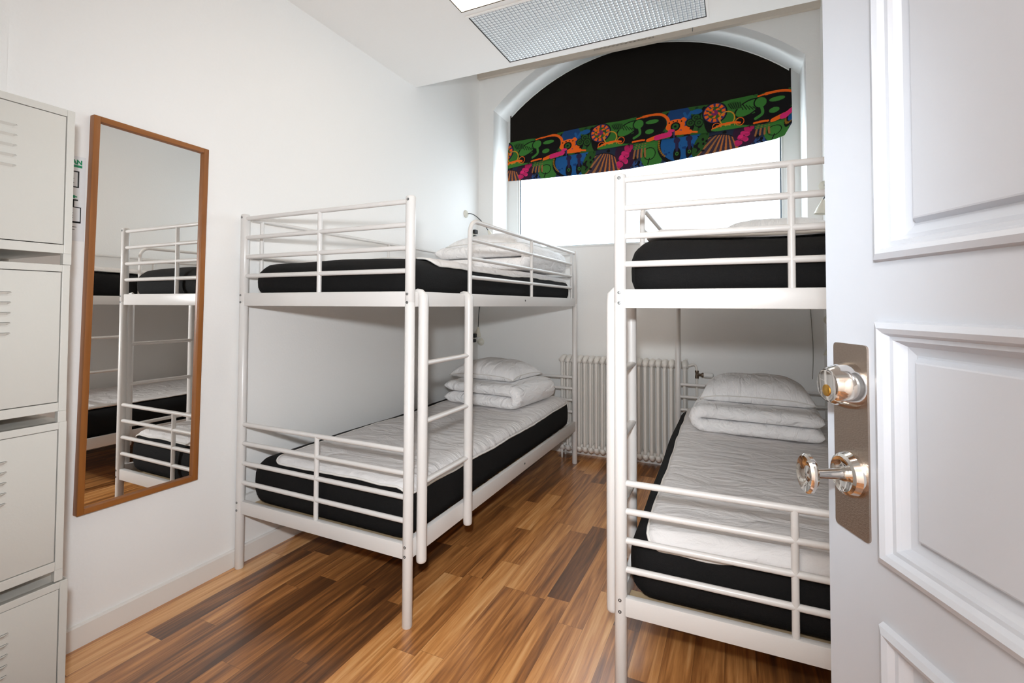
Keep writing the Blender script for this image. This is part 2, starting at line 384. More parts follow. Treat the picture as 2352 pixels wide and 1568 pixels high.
for o_ in (BOFF, BOFF+.004):
    for i in range(n-1):
        a, b = ab[i], ab[i+1]
        za, zb_ = lerp(a[0], *ZT)-.03, lerp(b[0], *ZT)-.03
        quad(bm, BW(a[0], za, o_), BW(b[0], zb_, o_), BW(b[0], b[1], o_), BW(a[0], a[1], o_))
for (s_, d) in ((BS0, 1), (BS1-.012, 1)):
    quad(bm, BW(s_, 2.6, BOFF), BW(s_+.012, 2.6, BOFF), BW(s_+.012, 2.885, BOFF), BW(s_, 2.885, BOFF))
for i in range(n-1): quad(bm, BW(*ab[i], BOFF), BW(*ab[i+1], BOFF), BW(*ab[i+1], BOFF+.004), BW(*ab[i], BOFF+.004))
bmesh.ops.remove_doubles(bm, verts=bm.verts, dist=1e-5)
link('blind_cloth', bm, 'blindblack', blind, world=True)
bm = NB(); tube(bm, [BW(x, z, BOFF+.006) for x, z in ab], .007, 8); link('arched_header_rail', bm, 'frame', blind, world=True, smooth=True)

# --- the fabric print, painted as a repeat (cloth colour only)
PER = .868
def lin(r, g, b): return np.array(srgb(r, g, b)[:3])*.95
CG, CG2, CK, CO, CP, CB, CV, CBr, CY = lin(44, 86, 36), lin(58, 118, 48), lin(16, 12, 14), lin(232, 98, 22), lin(205, 40, 105), lin(28, 84, 140), lin(62, 50, 92), lin(150, 98, 56), lin(196, 140, 40)
class Print:
    def __init__(s, S_, T_, base): s.s, s.t = S_, T_; s.c = np.empty(S_.shape+(3,)); s.c[:] = base
    def d(s, cs): return (s.s-cs+PER/2) % PER-PER/2
    def put(s, m, col): s.c[m] = col
    def ell(s, cs, ct, a, b, col, rot=0., ring=None):
        x, y = s.d(cs), s.t-ct; c_, q = math.cos(rot), math.sin(rot); x, y = x*c_+y*q, -x*q+y*c_
        r = np.sqrt((x/a)**2+(y/b)**2); m = r < 1
        if ring: m &= r > ring
        s.put(m, col); return r, np.arctan2(y, x)
    def line(s, pts, w, col):
        best = np.full(s.s.shape, 9.); ww = np.zeros(s.s.shape)
        P_ = []
        for k in range(len(pts)-1):
            p0 = pts[max(k-1, 0)]; p1 = pts[k]; p2 = pts[k+1]; p3 = pts[min(k+2, len(pts)-1)]
            for q in range(6):
                t = q/6; P_.append([.5*(2*p1[i]+(p2[i]-p0[i])*t+(2*p0[i]-5*p1[i]+4*p2[i]-p3[i])*t*t+(3*p1[i]-p0[i]-3*p2[i]+p3[i])*t**3) for i in (0, 1)])
        P_.append(list(pts[-1])); N_ = len(P_)
        for k in range(N_-1):
            ax, ay = P_[k]; bx, by = P_[k+1]; x, y = s.d(ax), s.t-ay; dx, dy = bx-ax, by-ay
            h = np.clip((x*dx+y*dy)/(dx*dx+dy*dy+1e-12), 0, 1); dd = np.hypot(x-h*dx, y-h*dy)
            best = np.where(dd < best, dd, best)
        s.put(best < w, col)
def nz(S_, T_, f, seed):
    r = np.random.RandomState(seed); v = np.zeros(S_.shape)
    for k in range(7):
        a = r.randint(1, 1+f)*2*pi/PER; b = r.uniform(-1, 1)*f*7; v += np.sin(a*S_+b*T_+r.uniform(0, 6))
    return v/7
def upper(S_, T_):      # t 0 at fold .. .235 at top
    p = Print(S_, T_, CG); n1 = nz(S_, T_, 10, 3); n2 = nz(S_, T_, 14, 8)
    p.put(n1 > .22, CK); p.put((n2 > .33), lin(30, 60, 28)); p.put((n1 < -.42), CK)
    p.ell(.36, .13, .16, .14, CG2*.8); p.ell(.82, .15, .09, .12, lin(26, 62, 110)); p.ell(1.06, .10, .06, .12, CK)
    p.ell(.60, .13, .13, .10, CK); p.ell(.53, .05, .18, .045, CK)
    # leaf with dark veins
    p.ell(.43, .14, .10, .055, CK, .5); p.ell(.43, .14, .088, .045, CG2, .5)
    for k in range(6): p.line([(.375+.022*k, .19-.012*k), (.40+.022*k, .135-.004*k)], .003, CK)
    p.ell(.345, .18, .05, .03, CG, -.4)
    for k in range(6): p.line([(.30+.016*k, .20), (.325+.012*k, .155)], .0025, CK)
    # stem and round leaf
    p.ell(.515, .165, .047, .047, CK); p.ell(.515, .165, .038, .038, CG2); p.line([(.52, .13), (.525, .08), (.48, .05)], .010, CG2)
    p.ell(.62, .165, .05, .018, CG2); p.ell(.60, .085, .033, .02, CG2)
    # orange neck and head
    p.line([(.55, .222), (.62, .226), (.69, .212), (.735, .17), (.745, .12), (.735, .085), (.77, .065)], .011, CO)
    p.line([(.55, .222), (.50, .215)], .006, CO)
    p.ell(.80, .10, .065, .05, CO); p.ell(.765, .125, .022, .02, CO); p.ell(.855, .135, .022, .02, CO); p.ell(.87, .06, .03, .02, CO)
    p.ell(.795, .09, .036, .036, CK); p.ell(.795, .09, .024, .024, CG); p.ell(.795, .09, .010, .010, CK)
    for k in range(4): p.ell(.75+.03*k, .133-.003*(k-1.5)**2, .006, .006, CK)
    # green trefoil
    for a, b in ((.905, .10), (.945, .135), (.965, .09)):
        p.ell(a, b, .034, .034, CK); p.ell(a, b, .028, .028, CG*.8); p.ell(a, b, .014, .014, CK, ring=.6)
    p.line([(.86, .19), (.88, .15), (.91, .19)], .010, CB); p.ell(.95, .185, .04, .022, CB)
    # round medallion
    p.ell(1.075, .15, .088, .088, CK); r, th = p.ell(1.075, .15, .080, .080, CV)
    p.put((r < .93) & (np.sin(th*11) > -.3) & (r > .62), CO); p.put((r < .62), CG); p.put((r < .55) & (np.sin(th*5+r*8) > .3), CO); p.put((r < .3), lin(120, 40, 90))
    p.put((r < .9) & (th > 1.9) & (np.sin(S_*150)*np.sin(T_*170) > .1), CO)
    # yellow-orange arcs
    for a, b, R_ in ((1.16, .09, .055), (1.245, .05, .03), (1.075+.012, .035, .03)):
        p.ell(a, b, R_, R_*1.05, CY if R_ > .04 else CO, ring=.84)
    p.line([(1.06, .02), (1.12, .045), (1.2, .05), (1.245, .04)], .008, CO)
    for k in range(5): p.line([(1.09+.03*k, .045), (1.09+.03*k, .004)], .0025, CY)
    p.ell(1.15, .014, .10, .016, CG2)
    # magenta bar with orange ends
    p.line([(.47, .018), (.52, .022), (.56, .020)], .007, CO); p.line([(.59, .012), (.66, .030), (.72, .036)], .015, CO)
    p.line([(.655, .022), (.75, .034)], .021, CP); p.line([(.80, .036), (.90, .030)], .017, CO); p.line([(.90, .03), (.95, .02)], .007, CO)
    p.put((np.abs(p.d(.785)) < .006) & (T_ < .06), CV); p.ell(.765, .06, .025, .012, CP)
    return p.c
def lower(S_, T_):      # t 0 at hem .. .19 at fold
    p = Print(S_, T_, lin(36, 44, 62)); n1 = nz(S_, T_, 12, 5); n2 = nz(S_, T_, 22, 9)
    p.put(n1 > .3, CK)
    p.put((T_ < .045) & (n2 > -.05), lin(44, 70, 118)); p.put((T_ < .045) & (n2 > .28), CK)
    # green ground with round leaf
    p.ell(.62, .09, .09, .12, CG2*.85); p.ell(.60, .085, .047, .047, CK); p.ell(.60, .085, .041, .041, CG2); p.line([(.60, .05), (.585, .01)], .004, CK)
    # blue field with dark spiral and two bottles
    p.ell(.83, .12, .17, .15, CK); p.ell(.84, .13, .155, .14, CB); p.put((np.abs(p.d(.84)) < .15) & (T_ > .05) & (n2 > .35), lin(20, 56, 110))
    for k in range(12): a = 2.6+k*.12; p.ell(.82+.15*math.cos(a), .14+.13*math.sin(a), .007, .007, CY*.5)
    for a in (.805, .895):
        p.ell(a, .045, .028, .055, CK); p.ell(a, .12, .013, .06, CV*.5); p.ell(a, .15, .024, .022, CV*.5); p.ell(a, .05, .012, .014, CG2, ring=.55)
    p.line([(.97, .19), (.955, .10), (.93, .03), (.90, 0)], .012, CB)
    # striped balloon
    x, y = p.d(1.09), T_-.01; r = np.hypot(x*1.0, y*1.15); p.put((r < .155), CK); m = (r < .148)
    p.put(m, lin(58, 46, 60)); th = np.arctan2(y+.02-.22, x-.07); m2 = m & (np.sin(th*34+r*6) > .25); p.put(m2, CBr); p.put(m2 & (x > .0), lin(176, 104, 52))
    p.ell(.975, .10, .04, .11, CG*.8, -.5); p.put((np.abs(p.d(.975)) < .05) & (n2 > .2) & (T_ > .03) & (T_ < .17), CK)
    # magenta grapes
    r_ = random.Random(4)
    p.ell(1.275, .10, .075, .10, lin(52, 26, 48), .3)
    for k in range(16): p.ell(1.245+.012*k/4+r_.uniform(-.03, .035), .03+.13*k/15, .018, .018, CP*(.65+.5*r_.random()))
    for k in range(7): p.ell(1.30+r_.uniform(-.02, .03), .14+r_.uniform(-.02, .03), .013, .013, CP*.7)
    # slim tan strokes
    for k in range(4): p.line([(1.37+.022*k, .17), (1.355+.026*k, .12), (1.345+.03*k, .07)], .0065, CBr)
    # green stripes under the fold
    for k in range(3): p.line([(.48, .172-.018*k), (.56, .176-.018*k), (.64, .172-.018*k)], .006, CG2)
    return p.c
def printed(name, fs, ft, NS, NT, fn, pos):
    """grid mesh NS x NT; pos(s,j)->Vector"""
    ss = np.linspace(BS0-.01, BS1, NS)
    verts = []; T2 = np.zeros((NT, NS)); S2 = np.zeros((NT, NS))
    for j in range(NT):
        for i, s_ in enumerate(ss):
            p_, t_ = pos(float(s_), j/(NT-1)); verts.append(p_); T2[j, i] = t_; S2[j, i] = s_
    faces = [(j*NS+i, j*NS+i+1, (j+1)*NS+i+1, (j+1)*NS+i) for j in range(NT-1) for i in range(NS-1)]
    me = bpy.data.meshes.new(name); inv = blind.matrix_basis.inverted()
    me.from_pydata([inv @ v for v in verts], [], faces)
    c = fn(S2, T2); arr = np.ones((NT*NS, 4), dtype=np.float32); arr[:, :3] = c.reshape(-1, 3)
    at = me.color_attributes.new('cloth_print', 'FLOAT_COLOR', 'POINT'); at.data.foreach_set('color', arr.ravel())
    for p_ in me.polygons: p_.use_smooth = True
    m = bpy.data.materials.new(name+'_print'); m.use_nodes = True; t = m.node_tree; b = t.nodes['Principled BSDF']
    b.inputs['Roughness'].default_value = .85; b.inputs['Specular IOR Level'].default_value = .2
    a_ = nd(t, 'ShaderNodeAttribute', attribute_name='cloth_print')
    n_ = nd(t, 'ShaderNodeTexNoise'); n_.inputs['Scale'].default_value = 500; bp = nd(t, 'ShaderNodeBump'); bp.inputs['Strength'].default_value = .2; bp.inputs['Distance'].default_value = .001
    t.links.new(n_.outputs['Fac'], bp.inputs['Height']); t.links.new(bp.outputs[0], b.inputs['Normal'])
    t.links.new(a_.outputs['Color'], b.inputs['Base Color']); me.materials.append(m)
    o_ = bpy.data.objects.new(name, me); COL.objects.link(o_); o_.parent = blind
    o_['label'] = 'multicoloured printed fold'
    return o_
def posU(s_, v):
    zt, zf = lerp(s_, *ZT), lerp(s_, *ZF)
    if v < .12:     # tucked underside of the fold
        q = v/.12; z = zf+.004+(1-q)*.02; o_ = BOFF-.028*math.sin(q*pi/2)
        return BW(s_, z, o_), 0.0
    q = (v-.12)/.88; z = zf+(zt-zf)*q; o_ = BOFF-.030*(1-q**2.2)-.002+.004*math.sin(s_*9+q*3)
    return BW(s_, z, o_), q*.235
def posL(s_, v):
    zf, zb_ = lerp(s_, *ZF)+.02, lerp(s_, *ZB)
    if v < .10:
        q = v/.10; return BW(s_, zb_+.012-.012*q, BOFF-.006-.016*q), 0.
    q = (v-.1)/.9; z = zb_+(zf-zb_)*q
    return BW(s_, z, BOFF-.022-.006*math.sin(q*pi)+.004*math.sin(s_*7+q*4)), q*.19
printed('blind_upper_fold', 0, 0, 1000, 130, upper, posU)
printed('blind_lower_fold', 0, 0, 1000, 110, lower, posL)

# ------------------------------------------------------------ ceiling lamps
def troffer(name, label, x0, x1, y0, y1, lit):
    t = thing(name, label, 'ceiling lamp', ((x0+x1)/2, (y0+y1)/2, CZ), group='recessed ceiling lamps')
    bm = NB(); w = .012
    for a in ((x0-w, x1+w, y0-w, y0), (x0-w, x1+w, y1, y1+w), (x0-w, x0, y0, y1), (x1, x1+w, y0, y1)): box(bm, *a, CZ-.005, CZ)
    link('lamp_frame', bm, 'ceil', t, world=True)
    bm = NB(); g = .004
    for a in ((x0, x1, y0, y0+g), (x0, x1, y1-g, y1), (x0, x0+g, y0, y1), (x1-g, x1, y0, y1)): box(bm, *a, CZ-.0035, CZ)
    link('shadow_gap', bm, 'gap', t, world=True)
    bm = NB(); c = .0222; nx, ny = int((x1-x0)/c), int((y1-y0)/c); cx, cy = (x1-x0-2*g)/nx, (y1-y0-2*g)/ny
    for i in range(nx):
        for j in range(ny):
            a, b = x0+g+i*cx+.0016, y0+g+j*cy+.0016; cx_, cy_ = cx-.0032, cy-.0032
            q = [bm.verts.new(p) for p in ((a, b, CZ-.0013), (a+cx_, b, CZ-.0013), (a+cx_, b+cy_, CZ-.0013), (a, b+cy_, CZ-.0013))]
            ap = bm.verts.new((a+cx_/2, b+cy_/2, CZ-.0065))
            for k in range(4): bm.faces.new((q[k], q[(k+1) % 4], ap))
    box(bm, x0+g, x1-g, y0+g, y1-g, CZ-.0012, CZ-.0002, mi=1)
    link('prismatic_diffuser', bm, ['prismlit' if lit else 'prism', 'prismlit' if lit else 'prismback'], t, world=True)
    return t
troffer('ceiling_lamp', 'unlit recessed ceiling lamp with grey prismatic cover nearest the window', *LP[1], False)
troffer('ceiling_lamp', 'glowing warm recessed ceiling lamp at top edge of the photo', .76, 1.96, 1.40, 1.975, True)
# row of ventilation holes and a pair of slots on the beam
bm = NB()
for k in range(46):
    s_ = 1.06+.0102*k
    for r_ in (0, 1): bwbox(bm, s_, s_+.004, -.0368, -.0352, 3.228+.011*r_, 3.234+.011*r_)
tag(link('air_vent', bm, 'gap'), 'row of tiny dark ventilation holes high above the blind', 'vent')
bm = NB(); bwbox(bm, 1.965, 2.005, -.0368, -.0352, 3.246, 3.256); bwbox(bm, 2.015, 2.055, -.0368, -.0352, 3.246, 3.256)
tag(link('slot_vent', bm, 'gap'), 'pair of short black slots in the beam right of the ceiling lamp', 'vent')
bm = NB(); tube(bm, [BW(1.80, 3.236, -.035), BW(1.80, 3.236, -.05), BW(1.80, 3.212, -.052), BW(1.80, 3.208, -.044)], .0022, 6)
tag(link('wall_hook', bm, 'bolt', smooth=True), 'tiny metal hook in the beam above the blind', 'hook')

# ------------------------------------------------------------ bunk beds
BWD, BLN, PR = .93, 2.03, .0190
HU = [1.579, 1.491, 1.403, 1.316]; HL = [.6435, .5587, .4703, .3835]
def bunk(label, loc, rz, lad):
    """local origin: front left post; lad: +1 ladder on the right long side, -1 on the left"""
    t = thing('bunk_bed', label, 'bunk bed', loc, rz, 'white steel bunk beds')
    lx = BWD if lad > 0 else 0.; wx = 0. if lad > 0 else BWD; sd = lad
    for px in (0, BWD):
        for py in (0, BLN):
            bm = NB(); h = 1.599
            tube(bm, [(px, py, z) for z in (.0, .004, 1.196, 1.1975, 1.199, h-.006, h-.002, h)], [PR-.002, PR, PR, PR-.0012, PR, PR, PR-.002, PR-.006], 20)
            post = link('post', bm, 'bed', t, auto=A40)
            fs = -1 if py == 0 else 1
            for z in (h-.016, 1.228, 1.196, .296, .262):
                bm = NB(); lathe(bm, (px-.004*(1 if px else -1)*0, py+fs*(PR-.001), z), (0, fs, 0), [(0, .0055), (.0018, .0050), (.0020, .0030), (.0008, .0026)], 10)
                link('bolt', bm, 'bolt', post, smooth=False)
    for py in (0, BLN):
        for z in HU+HL:
            bm = NB(); tube(bm, [(PR-.004, py, z), (BWD-PR+.004, py, z)], .0098, 12); link('end_rail', bm, 'bed', t, auto=A40)
        for z0, z1 in ((1.236, HU[0]), (.302, HL[0])):
            bm = NB(); tube(bm, [(BWD/2, py, z0), (BWD/2, py, z1)], .0098, 12); link('end_baluster', bm, 'bed', t, auto=A40)
        for z0, z1 in ((1.180, 1.2385), (.2466, .303)):
            bm = NB(); box(bm, PR-.004, BWD-PR+.004, py-.0115, py+.0115, z0, z1, .004); link('end_beam', bm, 'bed', t, auto=A40)
    for px in (0, BWD):
        for z0, z1 in ((1.180, 1.2385), (.2466, .318)):
            bm = NB(); box(bm, px-.012, px+.012, PR-.004, BLN-PR+.004, z0, z1, .004); sr = link('side_beam', bm, 'bed', t, auto=A40)
            fs = 1 if px else -1
            bm = NB(); lathe(bm, (px+fs*.0115, 1.06, (z0+z1)/2+.004), (fs, 0, 0), [(0, .006), (.002, .005), (.0021, .003), (.0005, .0025)], 10); link('bolt', bm, 'boltdark', sr)
    # guard rail, ladder side: starts behind the ladder with a rounded corner
    gy0, gy1 = .445, BLN-.085; R_ = .06
    bm = NB()
    pts = [(lx, gy0, 1.232), (lx, gy0, HU[0]-R_)]+[(lx, gy0+R_-R_*math.cos(a), HU[0]-R_+R_*math.sin(a)) for a in [pi/2*k/7 for k in range(1, 8)]]+[(lx, BLN-PR+.004, HU[0])]
    tube(bm, pts, .0105, 12); link('guard_rail', bm, 'bed', t, auto=A40)
    for z in HU[1:]:
        bm = NB(); tube(bm, [(lx, gy0, z), (lx, gy1, z)], .0095, 12); link('guard_rail', bm, 'bed', t, auto=A40)
    for y in (1.18, gy1):
        bm = NB(); tube(bm, [(lx, y, 1.232), (lx, y, HU[0])], .0095, 12); link('guard_baluster', bm, 'bed', t, auto=A40)
    # guard rail, wall side
    for z in (HU[0], HU[2]):
        bm = NB(); tube(bm, [(wx, .035, z), (wx, BLN-.03, z)], .0088, 12); link('guard_rail', bm, 'bed', t, auto=A40)
    for y in (.085, 1.0, BLN-.085):
        bm = NB(); tube(bm, [(wx, y, 1.232), (wx, y, HU[0])], .0088, 12); link('guard_baluster', bm, 'bed', t, auto=A40)
    # ladder
    ox = lx+sd*.033
    for y in (.040, .382):
        bm = NB()
        hook = [(lx+sd*.002, y, 1.212), (lx-sd*.0, y, 1.236)]
        pts = [(lx-sd*.010, y, 1.2405), (lx+sd*.004, y, 1.2425), (lx+sd*.020, y, 1.236), (ox-sd*.002, y, 1.222), (ox, y, 1.195), (ox, y, .235), (ox, y, .228), (ox, y, .224)]
        tube(bm, pts, [.004, .0075, .013, .0185, .0195, .0195, .0185, .014], 18); st = link('ladder_stile', bm, 'bed', t, auto=A40)
        bm = NB(); lathe(bm, (ox, y+.0185, .27), (0, 1, 0), [(0, .005), (.002, .0045), (.0022, .002)], 10); link('bolt', bm, 'bolt', st)
    for z in (.965, .744, .517, .296):
        if z < .3: continue
        bm = NB(); tube(bm, [(ox-sd*.004, .040, z), (ox-sd*.004, .382, z)], .015, 14, ry=.0095); link('ladder_rung', bm, 'bed', t, auto=A40)
    # slatted bases
    for z in (1.186, .2526):
        bm = NB(); box(bm, .014, BWD-.014, BLN/2-.012, BLN/2+.012, z-.0, z+.012)
        for k in range(16): box(bm, .014, BWD-.014, .06+k*.127-.034, .06+k*.127+.034, z+.012, z+.020, .003)
        link('slatted_base', bm, 'slat', t)
    return t
LB = (.037, 1.2775, 0); RB = (1.7505, 1.302, 0); RA = .0216
bunk('white steel bunk bed against the left wall, facing the ladder to the room', LB, 0, 1)
bunk('white steel bunk bed at the right, partly hidden behind the open door', RB, RA, -1)

# ------------------------------------------------------------ mattresses, pads, duvets, pillows
def lw(bed, x, y, z):
    o_, a = (LB, 0.) if bed == 'L' else (RB, RA)
    return Vector((o_[0]+x*math.cos(a)-y*math.sin(a), o_[1]+x*math.sin(a)+y*math.cos(a), z))
MX1, MY0, MY1 = .896, .030, 2.0; MXL = {'L': .034, 'R': .024}
def mattress(bed, z0, z1, label, seed, sag=.0, front=0.):
    MX0 = MXL[bed]
    t = thing('mattress', label, 'mattress', lw(bed, .465, .03, z0), 0 if bed == 'L' else RA, 'black covered mattresses')
    bm = NB(); NX, NY, NZ = 26, 56, 8; r = .062; w, l, h = (MX1-MX0)/2, (MY1-MY0)/2, (z1-z0)/2
    def pt(u, v, k):
        p = Vector((u*w, v*l, k*h)); i_ = Vector((max(-w+r, min(w-r, p.x)), max(-l+r, min(l-r, p.y)), max(-h+r, min(h-r, p.z))))
        d = p-i_
        if d.length > 0: p = i_+d.normalized()*r
        side = max(abs(u), abs(v)); bul = .010*(1-k*k)
        if abs(u) == 1: p.x += bul*(1 if u > 0 else -1)
        if abs(v) == 1: p.y += bul*(1 if v > 0 else -1)
        q = Vector((p.x*2.1+seed, p.y*1.6, p.z*2)); nn = noise.noise(q)*.012+noise.noise(q*3.1)*.004
        if k > 0: p.z += nn*.8-sag*max(0, math.sin((v+1)/2*pi))*.5+front*(-v if v < 0 else 0)*(u)*.5
        p.x += noise.noise(q+Vector((9, 2, 4)))*.008*abs(u); p.y += noise.noise(q+Vector((4, 7, 1)))*.006*abs(v)
        return p+Vector(((MX0+MX1)/2-.465, l, h))
    cache = {}
    def vt(u, v, k):
        key = (round(u, 4), round(v, 4), round(k, 4))
        if key not in cache: cache[key] = bm.verts.new(pt(u, v, k))
        return cache[key]
    def den(N):  # denser towards the ends
        return [math.copysign(1-(1-abs(a))**1.5, a) for a in [-1+2*i/N for i in range(N+1)]]
    U, V, K = den(NX), den(NY), den(NZ)
    def patch(A_, B_, f):
        for a0, a1 in zip(A_[:-1], A_[1:]):
            for b0, b1 in zip(B_[:-1], B_[1:]):
                bm.faces.new([vt(*f(a0, b0)), vt(*f(a1, b0)), vt(*f(a1, b1)), vt(*f(a0, b1))])
    for s_ in (-1, 1):
        patch(U, V, lambda a, b: (a, b, s_)); patch(U, K, lambda a, b: (a, s_, b)); patch(V, K, lambda a, b: (s_, a, b))
    link('mattress_cover', bm, 'black', t, smooth=True)
    # piping seams of the cover
    bm = NB(); e = .004
    for z in (h*2-.058,):
        pts = []
        for k in range(64):
            a = 2*pi*k/64; c_, s_ = math.cos(a), math.sin(a)
            x = math.copysign(abs(c_)**.16, c_)*(w+.0075); y = math.copysign(abs(s_)**.10, s_)*(l+.006)+l
            pts.append((x*.995, y, z-.02))
        tube(bm, [(q[0]+(MX0+MX1)/2-.465, q[1], q[2]) for q in pts], .0022, 6, closed=True)
    link('cover_seam', bm, 'black', t, smooth=True)
    return t
def pad(bed, z1, label, seed, x0, x1, y0, y1, over=0., lift=0., edge_wave=.006, thick=.007, ms=(0., .2, 0.)):
    """quilted pad over the mattress top; x0..x1,y0..y1 in arc length over the rounded edges"""
    base = lw(bed, .465, .03, z1)
    t = thing('mattress_pad', label, 'mattress pad', base, 0 if bed == 'L' else RA, 'light grey quilted mattress pads')
    r = .062; TH_ = thick; cl = .004; MX0 = MXL[bed]
    def arc(a, lo, hi):
        """arc position to (pos, drop, tilt)"""
        for sg, e in ((-1, lo), (1, hi)):
            fl = e-sg*r; d = (a-fl)*sg
            if d > 0:
                rr = r+cl
                th = d/rr
                if th < pi/2: return fl+sg*rr*math.sin(th), rr*(1-math.cos(th)), sg*th
                return fl+sg*rr, rr+(d-rr*pi/2), sg*pi/2
        return a, 0., 0.
    NX, NY = 44, 90; bm = NB(); top = []; bot = []
    cr = .05
    for j in range(NY+1):
        rt_, rb_ = [], []
        for i in range(NX+1):
            fu, fv = i/NX, j/NY
            a = x0+(x1-x0)*fu; b = y0+(y1-y0)*fv
            # rounded corners, wavy edge
            wv = edge_wave*noise.noise(Vector((fv*9+seed, fu*3, 1.))); a += wv*(1 if fu > .5 else -1)*abs(2*fu-1)**3
            b += edge_wave*1.3*noise.noise(Vector((fu*7, seed, 2.)))*abs(2*fv-1)**6
            ex = max(0, cr-min(a-x0, x1-a)); ey = max(0, cr-min(b-y0, y1-b))
            if ex > 0 and ey > 0:
                d = math.hypot(ex, ey); m_ = max(ex, ey)
                k = m_/d; sx = -1 if fu > .5 else 1; sy = -1 if fv > .5 else 1
                a += sx*ex*(1-k); b += sy*ey*(1-k)
            px, dx, tx = arc(a, MX0, MX1); py, dy, ty = arc(b, MY0, MY1)
            q = Vector((a*3.2+seed, b*2.6, .3)); wr = abs(noise.noise(q))*.006+noise.noise(q*3.7)*.0018
            wr += .0011*math.sin(b*62+2.2*noise.noise(Vector((a*5, b*6, seed))))*(.3+.7*abs(noise.noise(Vector((a*2, b*2, seed+5)))))
            z = cl+lift-dx-dy+wr+.004
            mx, my, mh = px-(MX0+MX1)/2, py-(MY0+MY1)/2, ms[1]/2
            mq = Vector((mx*2.1+ms[0], my*1.6, (mh-dx-dy)*2)); z += (noise.noise(mq)*.012+noise.noise(mq*3.1)*.004)*.8-ms[2]*max(0, math.sin((my/((MY1-MY0)/2)+1)/2*pi))*.5
            edge = min(1, min(fu, 1-fu)*NX/1.6, min(fv, 1-fv)*NY/1.6)
            nrm = Vector((math.sin(tx), math.sin(ty), math.cos(tx)*math.cos(ty))).normalized()
            P_ = Vector((px-.465, py-.03, z))
            rt_.append(bm.verts.new(P_+nrm*TH_*(.35+.65*edge))); rb_.append(bm.verts.new(P_-nrm*.001))
        top.append(rt_); bot.append(rb_)
    for j in range(NY):
        for i in range(NX):
            bm.faces.new((top[j][i], top[j][i+1], top[j+1][i+1], top[j+1][i])); bm.faces.new((bot[j][i], bot[j+1][i], bot[j+1][i+1], bot[j][i+1]))
    ring = [(0, i) for i in range(NX)]+[(j, NX) for j in range(NY)]+[(NY, i) for i in range(NX, 0, -1)]+[(j, 0) for j in range(NY, 0, -1)]
    for (j, i), (j2, i2) in zip(ring, ring[1:]+ring[:1]): bm.faces.new((top[j][i], bot[j][i], bot[j2][i2], top[j2][i2]))
    pts = [tuple((top[j][i].co+bot[j][i].co)/2) for j, i in ring]
    link('quilted_pad', bm, 'pad', t, smooth=True)
    bm = NB(); tube(bm, pts, .0046, 8, closed=True); link('pad_piping', bm, 'piping', t, smooth=True)
    return t
